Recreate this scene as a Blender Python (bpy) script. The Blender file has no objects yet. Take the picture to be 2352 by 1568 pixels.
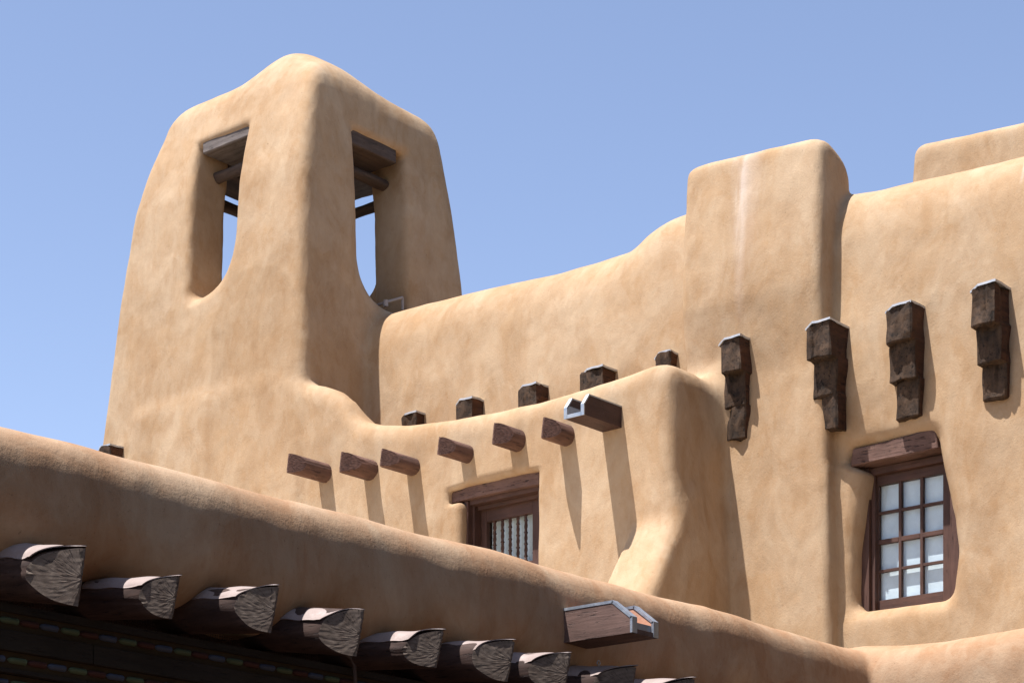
import bpy, math, random
import numpy as np
from mathutils import Vector, Matrix
random.seed(7)
SC = bpy.context.scene
COL = SC.collection

# ------------------------------------------------------------------ camera model (shift lens, level camera)
PSI = math.radians(40.30)
F_ = np.array([-math.sin(PSI), math.cos(PSI)])      # forward
R_ = np.array([math.cos(PSI), math.sin(PSI)])       # right
FL = 4982.0; CU = 1176.0; HV = 2400.0; CAMZ = 1.7   # in a 2352 wide picture

def rdir(u):
    a = (u - CU) / FL
    return F_ + R_ * a
def onY(u, v, Y):
    d = rdir(u); t = Y / d[1]
    return (d[0] * t, Y, CAMZ + (HV - v) / FL * t)
def onX(u, v, X):
    d = rdir(u); t = X / d[0]
    return (X, d[1] * t, CAMZ + (HV - v) / FL * t)

# ------------------------------------------------------------------ node helpers
def new_mat(name):
    m = bpy.data.materials.new(name); m.use_nodes = True
    nt = m.node_tree; nt.nodes.clear()
    out = nt.nodes.new('ShaderNodeOutputMaterial')
    b = nt.nodes.new('ShaderNodeBsdfPrincipled')
    nt.links.new(b.outputs[0], out.inputs[0])
    return m, nt, b
def N(nt, typ, **kw):
    n = nt.nodes.new(typ)
    for k, v in kw.items():
        if k.startswith('i_'):
            n.inputs[k[2:].replace('_', ' ')].default_value = v
        else: setattr(n, k, v)
    return n
def pos(nt, scale=(1, 1, 1), rot=(0, 0, 0)):
    g = nt.nodes.new('ShaderNodeNewGeometry')
    m = nt.nodes.new('ShaderNodeMapping')
    m.inputs['Scale'].default_value = scale; m.inputs['Rotation'].default_value = rot
    nt.links.new(g.outputs['Position'], m.inputs['Vector'])
    return m.outputs[0]
def noise(nt, vec, scale, detail=4, rough=.55, dist=0.0):
    n = N(nt, 'ShaderNodeTexNoise'); n.inputs['Scale'].default_value = scale
    n.inputs['Detail'].default_value = detail; n.inputs['Roughness'].default_value = rough
    n.inputs['Distortion'].default_value = dist
    nt.links.new(vec, n.inputs['Vector']); return n.outputs['Fac']
def ramp(nt, fac, stops, interp='LINEAR'):
    r = N(nt, 'ShaderNodeValToRGB'); r.color_ramp.interpolation = interp
    el = r.color_ramp.elements
    while len(el) < len(stops): el.new(.5)
    for e, (p, c) in zip(el, stops):
        e.position = p; e.color = (c[0], c[1], c[2], 1) if not isinstance(c, (int, float)) else (c, c, c, 1)
    nt.links.new(fac, r.inputs[0]); return r.outputs[0]
def mix(nt, fac, a, b, mode='MIX'):
    m = N(nt, 'ShaderNodeMix', data_type='RGBA', blend_type=mode)
    for s, v in ((0, fac), (6, a), (7, b)):
        if hasattr(v, 'links') or hasattr(v, 'is_linked'): nt.links.new(v, m.inputs[s])
        elif isinstance(v, (int, float)) : m.inputs[s].default_value = v if s == 0 else (v, v, v, 1)
        else: m.inputs[s].default_value = (v[0], v[1], v[2], 1)
    return m.outputs[2]
def math_(nt, op, a, b=None, c=None):
    m = N(nt, 'ShaderNodeMath', operation=op)
    for i, v in enumerate((a, b, c)):
        if v is None: continue
        if isinstance(v, (int, float)): m.inputs[i].default_value = v
        else: nt.links.new(v, m.inputs[i])
    return m.outputs[0]
def bump(nt, bsdf, h, strength, dist, prev=None):
    b = N(nt, 'ShaderNodeBump'); b.inputs['Strength'].default_value = strength; b.inputs['Distance'].default_value = dist
    nt.links.new(h, b.inputs['Height'])
    if prev is not None: nt.links.new(prev, b.inputs['Normal'])
    nt.links.new(b.outputs[0], bsdf.inputs['Normal']); return b.outputs[0]

# ------------------------------------------------------------------ materials
def plaster(name, ca, cb, cc, streak=False):
    m, nt, b = new_mat(name)
    p = pos(nt)
    pv = pos(nt, (1.6, 1.6, .55))
    n1 = noise(nt, p, .9, 5, .6, .5)
    col = mix(nt, ramp(nt, n1, [(.30, 0.0), (.70, 1.0)]), ca, cb)
    # big soft patches of later coats with a fairly crisp edge
    n2 = noise(nt, pv, .95, 8, .60, .7)
    col = mix(nt, ramp(nt, n2, [(.44, 0.0), (.475, .16), (.56, .26), (.59, .42), (.8, .6)]), col, cc)
    n6 = noise(nt, pos(nt, (1.3, 1.3, .9), (0, 0, .4)), 1.1, 9, .62, .7)
    col = mix(nt, ramp(nt, n6, [(.47, 0.0), (.50, .16), (.57, .24), (.60, .40), (.8, .6)]), col, (.475, .365, .245))
    n7 = noise(nt, pos(nt, (1, 1, .5)), 5.2, 8, .7, .5)
    col = mix(nt, ramp(nt, n7, [(.5, 0.0), (.56, .16), (.75, .3)]), col, cc)
    n3 = noise(nt, pos(nt, (2.2, 2.2, 1.3)), 2.1, 8, .68, .5)
    col = mix(nt, ramp(nt, n3, [(.36, .0), (.5, .5), (.66, 1.0)]), col, mix(nt, .3, col, (.48, .375, .252)))
    n4 = noise(nt, p, 9.0, 6, .7, .3)
    col = mix(nt, .55, col, ramp(nt, n4, [(.3, .86), (.7, 1.0)]), 'MULTIPLY')
    # separate trowelled coats: large distorted cells with crisp borders
    wn = N(nt, 'ShaderNodeTexNoise'); wn.inputs['Scale'].default_value = 1.6; wn.inputs['Detail'].default_value = 3; nt.links.new(p, wn.inputs['Vector'])
    ws = N(nt, 'ShaderNodeVectorMath', operation='SCALE'); ws.inputs['Scale'].default_value = .9; nt.links.new(wn.outputs['Color'], ws.inputs[0])
    wa = N(nt, 'ShaderNodeVectorMath', operation='ADD'); nt.links.new(p, wa.inputs[0]); nt.links.new(ws.outputs[0], wa.inputs[1])
    vo = N(nt, 'ShaderNodeTexVoronoi', feature='SMOOTH_F1'); vo.inputs['Scale'].default_value = .62; vo.inputs['Smoothness'].default_value = .06
    nt.links.new(wa.outputs[0], vo.inputs['Vector'])
    sv = N(nt, 'ShaderNodeSeparateColor'); nt.links.new(vo.outputs['Color'], sv.inputs[0])
    col = mix(nt, 1.0, col, ramp(nt, sv.outputs[0], [(.0, (.94, .925, .905)), (.9, (1.02, 1.02, 1.02))]), 'MULTIPLY')
    # tiny pits
    n5 = noise(nt, p, 38.0, 3, .6)
    col = mix(nt, .7, col, ramp(nt, n5, [(.27, .55), (.33, 1.0)]), 'MULTIPLY')
    if streak:
        # older repair coat on the tower: domed upper edge, fading out downwards
        g2 = nt.nodes.new('ShaderNodeNewGeometry'); s2 = N(nt, 'ShaderNodeSeparateXYZ'); nt.links.new(g2.outputs['Position'], s2.inputs[0])
        wob = math_(nt, 'MULTIPLY', math_(nt, 'SUBTRACT', noise(nt, p, 1.8, 4), .5), .35)
        ex = math_(nt, 'DIVIDE', math_(nt, 'SUBTRACT', s2.outputs[0], PATCH[0]), PATCH[1])
        ez = math_(nt, 'DIVIDE', math_(nt, 'SUBTRACT', s2.outputs[2], PATCH[2]), PATCH[1])
        dd = math_(nt, 'ADD', math_(nt, 'SQRT', math_(nt, 'ADD', math_(nt, 'POWER', math_(nt, 'ABSOLUTE', ex), 2.0), math_(nt, 'POWER', math_(nt, 'MAXIMUM', ez, 0.0), 2.0))), wob)
        inn = N(nt, 'ShaderNodeMapRange', clamp=True); nt.links.new(dd, inn.inputs[0]); inn.inputs[1].default_value = 1.0; inn.inputs[2].default_value = .94; inn.inputs[3].default_value = 0; inn.inputs[4].default_value = 1
        fd = N(nt, 'ShaderNodeMapRange', clamp=True); nt.links.new(ez, fd.inputs[0]); fd.inputs[1].default_value = -3.2; fd.inputs[2].default_value = -.3; fd.inputs[3].default_value = 0; fd.inputs[4].default_value = 1
        col = mix(nt, math_(nt, 'MULTIPLY', math_(nt, 'MULTIPLY', inn.outputs[0], fd.outputs[0]), .65), col, mix(nt, 1.0, col, (.86, .83, .79), 'MULTIPLY'))
        g = nt.nodes.new('ShaderNodeNewGeometry'); s = N(nt, 'ShaderNodeSeparateXYZ')
        nt.links.new(g.outputs['Position'], s.inputs[0])
        nz = noise(nt, pos(nt, (6, 6, .7)), 1.4, 5, .6, .6)
        for (cx, w, z0, z1, z2) in STREAKS:
            dx = math_(nt, 'ABSOLUTE', math_(nt, 'ADD', math_(nt, 'SUBTRACT', s.outputs[0], cx), math_(nt, 'MULTIPLY', math_(nt, 'SUBTRACT', nz, .5), w * 1.6)))
            fx = N(nt, 'ShaderNodeMapRange', clamp=True); nt.links.new(dx, fx.inputs[0])
            fx.inputs[1].default_value = w; fx.inputs[2].default_value = 0; fx.inputs[3].default_value = 0; fx.inputs[4].default_value = 1
            fz = N(nt, 'ShaderNodeMapRange', clamp=True); nt.links.new(s.outputs[2], fz.inputs[0])
            fz.inputs[1].default_value = z0; fz.inputs[2].default_value = z1; fz.inputs[3].default_value = 0; fz.inputs[4].default_value = 1
            fw = N(nt, 'ShaderNodeMapRange', clamp=True); nt.links.new(s.outputs[2], fw.inputs[0])
            fw.inputs[1].default_value = z2; fw.inputs[2].default_value = z2 + .25; fw.inputs[3].default_value = 1; fw.inputs[4].default_value = 0
            f = math_(nt, 'MULTIPLY', math_(nt, 'MULTIPLY', fx.outputs[0], fz.outputs[0]), fw.outputs[0])
            f = math_(nt, 'MULTIPLY', f, math_(nt, 'MULTIPLY', nz, .60))
            col = mix(nt, f, col, (.60, .52, .45))
    # hairline scratches and dragged grit
    sn = noise(nt, pos(nt, (1.2, 1.2, .35), (.5, .2, .9)), 16.0, 3, .6, .8)
    hl = ramp(nt, math_(nt, 'ABSOLUTE', math_(nt, 'SUBTRACT', sn, .5)), [(.0, .80), (.006, 1.0)])
    gate = ramp(nt, noise(nt, p, 1.7, 3), [(.5, 0.0), (.62, 1.0)])
    col = mix(nt, gate, col, mix(nt, 1.0, col, hl, 'MULTIPLY'))
    nt.links.new(col, b.inputs['Base Color'])
    b.inputs['Roughness'].default_value = .93
    b.inputs['Specular IOR Level'].default_value = .18
    # trowel marks: strokes in arcs (distorted, stretched noise) + grain
    h1 = noise(nt, pos(nt, (1.4, 1.4, 1.0), (.3, .25, .2)), 1.8, 6, .5, .8)
    h2 = noise(nt, p, 45.0, 4, .7)
    h3 = noise(nt, pos(nt, (1.6, 1.6, 1), (.2, .35, .3)), 6.0, 6, .6, .6)
    hh = math_(nt, 'ADD', math_(nt, 'MULTIPLY', h1, .45), math_(nt, 'ADD', math_(nt, 'MULTIPLY', h2, .12), math_(nt, 'MULTIPLY', h3, .12)))
    bump(nt, b, hh, .8, .035)
    return m

def wood(name, c_light, c_dark, axis, crack=.5, rough=.75, bumpd=.012, fine=1.0):
    m, nt, b = new_mat(name)
    sc = {'x': (.9, 9, 9), 'y': (9, .9, 9), 'z': (9, 9, .9), 'n': (5, 5, 5)}[axis]
    p = pos(nt, sc)
    n1 = noise(nt, p, 1.6 * fine, 6, .65, .4)
    n2 = noise(nt, p, 6.0 * fine, 5, .7, .2)
    n0 = noise(nt, pos(nt), 3.0, 4, .6)
    col = mix(nt, ramp(nt, n1, [(.3, 0.0), (.7, 1.0)]), c_dark, c_light)
    col = mix(nt, .8, col, ramp(nt, n0, [(.3, .6), (.7, 1.0)]), 'MULTIPLY')
    cr = ramp(nt, n2, [(.34, 0.0), (.42, 1.0)])
    col = mix(nt, crack, col, cr, 'MULTIPLY')
    nt.links.new(col, b.inputs['Base Color'])
    b.inputs['Roughness'].default_value = rough
    b.inputs['Specular IOR Level'].default_value = .25
    h = math_(nt, 'ADD', math_(nt, 'MULTIPLY', n1, .5), math_(nt, 'MULTIPLY', cr, .35))
    bump(nt, b, h, .9, bumpd)
    return m

def endgrain(name, c_light, c_dark):
    m, nt, b = new_mat(name)
    at = N(nt, 'ShaderNodeAttribute', attribute_name='lc'); sp = N(nt, 'ShaderNodeSeparateXYZ'); nt.links.new(at.outputs['Vector'], sp.inputs[0])
    nv = N(nt, 'ShaderNodeVectorMath', operation='NORMALIZE'); nt.links.new(at.outputs['Vector'], nv.inputs[0])
    ln = N(nt, 'ShaderNodeVectorMath', operation='LENGTH'); nt.links.new(at.outputs['Vector'], ln.inputs[0])
    rad = ln.outputs['Value']
    # radial checks: noise that only varies with direction (and slowly with radius)
    s1 = N(nt, 'ShaderNodeVectorMath', operation='SCALE'); s1.inputs['Scale'].default_value = 2.6; nt.links.new(nv.outputs[0], s1.inputs[0])
    g = nt.nodes.new('ShaderNodeNewGeometry'); s2 = N(nt, 'ShaderNodeVectorMath', operation='SCALE'); s2.inputs['Scale'].default_value = 1.3; nt.links.new(g.outputs['Position'], s2.inputs[0])
    ad = N(nt, 'ShaderNodeVectorMath', operation='ADD'); nt.links.new(s1.outputs[0], ad.inputs[0]); nt.links.new(s2.outputs[0], ad.inputs[1])
    nr = noise(nt, ad.outputs[0], 3.2, 3, .5)
    chk = ramp(nt, math_(nt, 'ABSOLUTE', math_(nt, 'SUBTRACT', nr, .5)), [(.0, 0.0), (.018, 1.0)])
    chk = mix(nt, ramp(nt, rad, [(.15, 0.0), (.35, 1.0)]), 1.0, chk)
    n1 = noise(nt, pos(nt), 11, 6, .7, .3)
    w = math_(nt, 'SINE', math_(nt, 'ADD', math_(nt, 'MULTIPLY', rad, 30.0), math_(nt, 'MULTIPLY', n1, 5.0)))
    w = math_(nt, 'MULTIPLY_ADD', w, .5, .5)
    col = mix(nt, ramp(nt, n1, [(.3, 0.0), (.7, 1.0)]), c_dark, c_light)
    col = mix(nt, .22, col, w, 'MULTIPLY')
    col = mix(nt, .8, col, chk, 'MULTIPLY')
    nt.links.new(col, b.inputs['Base Color']); b.inputs['Roughness'].default_value = .85
    b.inputs['Specular IOR Level'].default_value = .2
    h = math_(nt, 'ADD', math_(nt, 'MULTIPLY', n1, .07), math_(nt, 'ADD', math_(nt, 'MULTIPLY', chk, .45), math_(nt, 'MULTIPLY', w, .06)))
    bump(nt, b, h, .5, .007)
    return m

def metal(name, base, rough=.45, metallic=.8, dirt=(.3, .22, .18), amt=.5):
    m, nt, b = new_mat(name)
    n1 = noise(nt, pos(nt), 12, 5, .65, .4)
    col = mix(nt, ramp(nt, n1, [(.45, 0.0), (.75, amt)]), base, dirt)
    nt.links.new(col, b.inputs['Base Color'])
    b.inputs['Metallic'].default_value = metallic
    nt.links.new(ramp(nt, n1, [(.3, rough - .1), (.8, rough + .25)]), b.inputs['Roughness'])
    bump(nt, b, noise(nt, pos(nt), 9, 3), .35, .02)
    return m

def plain(name, c, rough=.8, spec=.3):
    m, nt, b = new_mat(name)
    n1 = noise(nt, pos(nt), 4, 6, .65)
    nt.links.new(mix(nt, .6, c, ramp(nt, n1, [(.3, .7), (.7, 1.1)]), 'MULTIPLY'), b.inputs['Base Color'])
    b.inputs['Roughness'].default_value = rough; b.inputs['Specular IOR Level'].default_value = spec
    return m

px0 = onY(1700, 500, 20.9)[0]; px1 = onY(1690, 500, 20.9)[0]; px2 = onY(2340, 400, 21.3)[0]
_pc = onY(600, 760, 20.2); PATCH = (_pc[0], .88, _pc[2])
STREAKS = [(px0, .24, 10.6, 11.7, 12.05), (px1 + .0, .09, 9.9, 11.2, 11.9), (px2, .03, 10.95, 11.05, 11.25)]
M = {}
M['plaster'] = plaster('adobe_plaster', (0.393, 0.257, 0.140), (0.343, 0.215, 0.112), (0.284, 0.173, 0.088), True)
M['plaster_low'] = plaster('brown_adobe_plaster', (.375, .220, .122), (.325, .184, .097), (.275, .152, .076))  # brown-pink coat, tinted redder and darker to deepen the portal wall's shade
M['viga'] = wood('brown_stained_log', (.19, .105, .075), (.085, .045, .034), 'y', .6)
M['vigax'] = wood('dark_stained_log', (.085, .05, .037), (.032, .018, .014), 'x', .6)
M['end'] = endgrain('log_end_grain', (.185, .145, .112), (.105, .075, .056))
M['endw'] = endgrain('stained_end_grain', (.17, .095, .07), (.08, .043, .034))
M['old'] = wood('weathered_corbel_wood', (.095, .055, .030), (.018, .012, .008), 'n', .7, .85, .03)
M['old_side'] = wood('weathered_corbel_side', (.10, .042, .02), (.035, .016, .009), 'y', .7, .85, .02)
M['greywood'] = wood('grey_weathered_beam', (.20, .17, .15), (.09, .07, .06), 'x', .6)
M['darkwood'] = wood('dark_weathered_beam', (.11, .075, .055), (.05, .034, .026), 'x', .5)
M['darkwoody'] = wood('dark_weathered_beam_across', (.11, .075, .055), (.05, .034, .026), 'y', .5)
M['frame'] = wood('brown_painted_frame', (.11, .055, .038), (.065, .033, .024), 'z', .35, .6, .006)
M['framex'] = wood('brown_painted_rail', (.11, .055, .038), (.065, .033, .024), 'x', .35, .6, .006)
M['lintel'] = wood('brown_lintel_beam', (.20, .115, .085), (.12, .065, .048), 'x', .65, .75, .02)
M['plank'] = wood('brown_canale_plank', (.19, .115, .09), (.11, .065, .05), 'x', .55, .7, .012)
M['planky'] = wood('dark_canale_plank', (.07, .035, .028), (.045, .022, .018), 'y', .4, .6, .008)
M['galv'] = metal('galvanised_steel', (.36, .40, .44), .45, .75, (.45, .42, .40), .4)
M['flash'] = metal('painted_tin_flashing', (.27, .215, .19), .6, .15, (.22, .15, .125), .6)
M['lead'] = metal('pale_metal_cap', (.46, .47, .48), .5, .55, (.45, .42, .40), .4)
M['copper'] = metal('tan_painted_metal', (.50, .27, .17), .55, .1, (.38, .2, .13), .6)
M['liner'] = metal('grey_metal_liner', (.33, .35, .38), .5, .6, (.3, .25, .2), .6)
M['pipe'] = plain('old_white_pipe_paint', (.30, .26, .235), .7)
M['shade'] = plain('white_window_shade', (.72, .76, .80), .9)
M['curtain'] = plain('pleated_white_curtain', (.76, .77, .76), .9)
M['beam'] = wood('painted_beam_brown', (.035, .027, .018), (.02, .015, .011), 'y', .4)
M['ochre'] = plain('ochre_paint', (0.05, 0.028, 0.01))
M['blue'] = plain('blue_paint', (0.06, 0.07, 0.1))
M['green'] = plain('green_paint', (0.08, 0.1, 0.05))
M['red'] = plain('red_paint', (0.06, 0.02, 0.014))
M['wire'] = plain('rusty_wire', (.10, .07, .055))
M['dark'] = plain('dark_ceiling_boards', (.04, .028, .02))
M['roof'] = plain('pale_gravel_roof', (.55, .45, .34), .95)

def glass_mat():
    m = bpy.data.materials.new('window_glass'); m.use_nodes = True
    nt = m.node_tree; nt.nodes.clear()
    out = nt.nodes.new('ShaderNodeOutputMaterial')
    t = nt.nodes.new('ShaderNodeBsdfTransparent'); g = nt.nodes.new('ShaderNodeBsdfGlossy')
    g.inputs['Roughness'].default_value = .03
    t.inputs['Color'].default_value = (.93, .96, .96, 1)
    fr = nt.nodes.new('ShaderNodeFresnel'); fr.inputs['IOR'].default_value = 1.6
    mx = nt.nodes.new('ShaderNodeMixShader')
    gg = nt.nodes.new('ShaderNodeNewGeometry'); ff = math_(nt, 'MULTIPLY', fr.outputs[0], math_(nt, 'SUBTRACT', 1.0, gg.outputs['Backfacing']))
    nt.links.new(ff, mx.inputs[0]); nt.links.new(t.outputs[0], mx.inputs[1]); nt.links.new(g.outputs[0], mx.inputs[2])
    nt.links.new(mx.outputs[0], out.inputs[0]); return m
M['glass'] = glass_mat()

# ------------------------------------------------------------------ object helpers
WL = {}
def thing(name, label, cat, loc, group=None):
    o = bpy.data.objects.new(name, None); o.empty_display_size = .3
    COL.objects.link(o); o.location = loc; WL[o.name] = Vector(loc)
    o['label'] = label; o['category'] = cat
    if group: o['group'] = group
    return o
def mk(name, V, Fs, mats, parent=None, label=None, mi=None, smooth=False, normals=None, kind=None):
    V = np.asarray(V, dtype=float)
    if parent is not None: org = Vector(WL[parent.name])
    else: org = Vector((0, 0, 0))
    if parent is not None and parent.type != 'EMPTY' or len(V) < 60000:
        c = (V.min(0) + V.max(0)) / 2; org = Vector((c[0], c[1], V[:, 2].min()))
    if parent is None: org = Vector((0, 0, 0))
    me = bpy.data.meshes.new(name)
    VV = V - np.array(org)
    if isinstance(Fs, np.ndarray):
        nf = len(Fs); me.vertices.add(len(VV)); me.vertices.foreach_set('co', VV.astype(np.float32).ravel())
        me.loops.add(nf * 4); me.loops.foreach_set('vertex_index', Fs.astype(np.int32).ravel())
        me.polygons.add(nf); me.polygons.foreach_set('loop_start', np.arange(nf, dtype=np.int32) * 4)
        me.update(calc_edges=True); me.validate()
    else:
        me.from_pydata([tuple(v) for v in VV], [], [tuple(f) for f in Fs]); me.update()
    if not isinstance(mats, (list, tuple)): mats = [mats]
    for mm in mats: me.materials.append(mm)
    if mi is not None: me.polygons.foreach_set('material_index', np.asarray(mi, dtype=np.int32))
    if smooth is True: me.polygons.foreach_set('use_smooth', np.ones(len(me.polygons), dtype=bool))
    elif smooth is not False: me.polygons.foreach_set('use_smooth', np.asarray(smooth, dtype=bool))
    if normals is not None: me.normals_split_custom_set_from_vertices([tuple(n) for n in normals])
    o = bpy.data.objects.new(name, me); COL.objects.link(o)
    WL[o.name] = org.copy()
    if parent is not None:
        o.parent = parent; o.location = org - WL[parent.name]
    else: o.location = org
    if label: o['label'] = label
    if kind: o['kind'] = kind
    return o

class MB:
    def __init__(s): s.V = []; s.F = []; s.mi = []; s.sm = []
    def add(s, V, F, mi=0, sm=False):
        n = len(s.V); s.V += [tuple(v) for v in V]
        for k, f in enumerate(F):
            s.F.append(tuple(n + i for i in f)); s.mi.append(mi[k] if isinstance(mi, list) else mi)
            s.sm.append(sm[k] if isinstance(sm, list) else sm)
    def hexa(s, P, mi=0, bev=0.0):
        """P: 8 corners, bottom ring 0-3 then top ring 4-7 (counter-clockwise from above)"""
        F = [(3, 2, 1, 0), (4, 5, 6, 7), (0, 1, 5, 4), (1, 2, 6, 5), (2, 3, 7, 6), (3, 0, 4, 7)]
        if bev <= 0: s.add(P, F, mi); return
        import bmesh
        bm = bmesh.new(); vs = [bm.verts.new(p) for p in P]
        for f in F: bm.faces.new([vs[i] for i in f])
        bmesh.ops.bevel(bm, geom=list(bm.edges), offset=bev, segments=2, profile=.6, affect='EDGES')
        bm.verts.index_update()
        s.add([v.co for v in bm.verts], [[v.index for v in f.verts] for f in bm.faces], mi); bm.free()
    def box(s, x0, x1, y0, y1, z0, z1, mi=0, bev=0.0):
        s.hexa([(x0, y0, z0), (x1, y0, z0), (x1, y1, z0), (x0, y1, z0), (x0, y0, z1), (x1, y0, z1), (x1, y1, z1), (x0, y1, z1)], mi, bev)
    def build(s, name, mats, parent=None, label=None, kind=None):
        return mk(name, s.V, s.F, mats, parent, label, s.mi, s.sm, None, kind)

def subdiv_hexa(P, n, jitter, freq, seed):
    """rough-hewn timber: 8 corners, faces gridded and displaced (closed)"""
    import bmesh
    bm = bmesh.new(); vs = [bm.verts.new(p) for p in P]
    F = [(3, 2, 1, 0), (4, 5, 6, 7), (0, 1, 5, 4), (1, 2, 6, 5), (2, 3, 7, 6), (3, 0, 4, 7)]
    for f in F: bm.faces.new([vs[i] for i in f])
    bmesh.ops.bevel(bm, geom=list(bm.edges), offset=.014, segments=1, affect='EDGES')
    bmesh.ops.subdivide_edges(bm, edges=list(bm.edges), cuts=n, use_grid_fill=True)
    bm.verts.index_update()
    V = np.array([v.co[:] for v in bm.verts]); Fs = [[v.index for v in f.verts] for f in bm.faces]
    bm.normal_update(); NN = np.array([v.normal[:] for v in bm.verts]); bm.free()
    d = vnoise(V * freq, seed) - .5
    d += .5 * (vnoise(V * np.array([freq * 3, freq * 3, freq * .8]), seed + 5) - .5)
    return V + NN * (d * jitter)[:, None], Fs

_rng = np.random.RandomState(3); _LAT = _rng.rand(32, 32, 32)
def vnoise(P, seed=0):
    P = np.asarray(P) + seed * 7.31
    i = np.floor(P).astype(int); f = P - i; f = f * f * (3 - 2 * f)
    r = 0
    for a in (0, 1):
        for b in (0, 1):
            for c in (0, 1):
                w = (f[:, 0] if a else 1 - f[:, 0]) * (f[:, 1] if b else 1 - f[:, 1]) * (f[:, 2] if c else 1 - f[:, 2])
                r = r + w * _LAT[(i[:, 0] + a) % 32, (i[:, 1] + b) % 32, (i[:, 2] + c) % 32]
    return r

# ------------------------------------------------------------------ implicit adobe masses
def smin(a, b, k):
    h = np.maximum(k - np.abs(a - b), 0) / k
    return np.minimum(a, b) - h * h * (k * .25)
def smax(a, b, k): return -smin(-a, -b, k)
def smx(k, *t):
    r = t[0]
    for q in t[1:]: r = smax(r, q, k)
    return r
def curve(xs, ys, w=.25):
    """smoothed piecewise-linear function"""
    o = np.argsort(xs); xs = np.array(xs, float)[o]; ys = np.array(ys, float)[o]
    g = np.linspace(xs[0] - 3 * w, xs[-1] + 3 * w, 900); y = np.interp(g, xs, ys)
    s0 = (ys[1] - ys[0]) / (xs[1] - xs[0]); s1 = (ys[-1] - ys[-2]) / (xs[-1] - xs[-2])
    y = np.where(g < xs[0], ys[0] + s0 * (g - xs[0]), np.where(g > xs[-1], ys[-1] + s1 * (g - xs[-1]), y))
    n = max(3, int(w / (g[1] - g[0]))) | 1; kn = np.hanning(n + 2)[1:-1]; kn /= kn.sum()
    y2 = np.convolve(np.pad(y, n // 2, mode='edge'), kn, 'valid')
    return lambda x: np.interp(x, g, y2)

def prof(pts, Y=None, X=None, w=.25, ext=None):
    P = [onY(u, v, Y) if Y is not None else onX(u, v, X) for u, v in pts]
    a = [p[0] if Y is not None else p[1] for p in P]
    f = curve(a, [p[2] for p in P], w); lo, hi = min(a), max(a)
    return lambda x: f(np.clip(x, lo, hi))

tf = curve([0, 8, 10.3, 12.6, 13.6, 14.3, 15.1], [-.5, -.12, 0, .13, .24, .40, .66], .6)      # batter of the tower
tfr = curve([0, 8, 10.3, 12.6, 13.6, 14.3, 15.1], [-.1, -.05, 0, .13, .22, .31, .42], .6)
TX0, TX1, TY0, TY1 = -24.61, -20.60, 20.0, 23.55
def sd_tower(x, y, z):
    b = tf(z)
    k = .20; c = tfr(z)
    h = smx(k, (TY0 + b) - y, (TX0 + b * 1.02 - .085 * np.clip(12.6 - z, 0, 4)) - x, x - (TX1 - c * .95), y - (TY1 - c * 1.05))
    r2 = (x + 22.0) ** 2 + (y - 21.32) ** 2
    top = 15.06 + .50 * np.exp(-(r2 / .55) ** 1.1) + .10 * np.clip(-22.3 - x, 0, 3) + .075 * np.exp(-((x + 23.15) / .55) ** 2)
    s = smax(h, (z - top) * .8, .34)
    # hollow belfry
    wl = .68
    hol = smx(.15, (TX0 + b + wl) - x, x - (TX1 - b - wl), (TY0 + b + wl) - y, y - (TY1 - b - wl), 11.75 - z, z - 14.6)
    # openings along Y (south and north faces)
    zb = 12.24
    wA = .48 - .04 * (z - 12.2)
    cx = -22.57 + .02 * (z - 12.2)
    sill = zb - .25 * np.clip(20.9 - y, -1, 1)
    oA = smax(smax(x - cx - wA - np.where(y > 21.8, .35, 0), sill - z, .85), cx - wA + .07 - .13 * np.clip(z - 12.3, 0, 3) - x, .2)
    oA = smx(.05, oA, z - 14.36)
    cy = 21.70; wB = .50 - .05 * (z - 12.2) + np.where(x < -22.6, .3, 0)
    oB = smax(smax(cy - wB - y, 11.85 - z, .8), y - cy - wB - .12 * np.clip(z - 12.3, 0, 3), .2)
    oB = smx(.05, oB, z - 14.24 - np.where(x < -22.6, .22, 0))
    oA = smax(oA, np.abs(y - 21.8) - 3.0, .1); oB = smax(oB, np.abs(x + 22.5) - 3.0, .1)
    s = smax(s, -np.minimum(oA, oB), .14)
    return smax(s, -hol, .1)

YM = 21.22
main_l = prof([(800, 735), (870, 716), (960, 690), (1060, 663), (1180, 637), (1280, 618), (1370, 592), (1440, 568), (1468, 544), (1492, 516), (1530, 492), (1575, 472), (1640, 452)], Y=21.55, w=.30)
main_r = prof([(1860, 448), (1925, 433), (2000, 420), (2100, 395), (2200, 373), (2352, 335), (2500, 295)], Y=21.5, w=.3)
XPL, XPR = onY(1557, 700, 20.93)[0], onY(1886, 900, 21.0)[0]
wr = lambda u, v: onY(u, v, 21.35)
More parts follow.
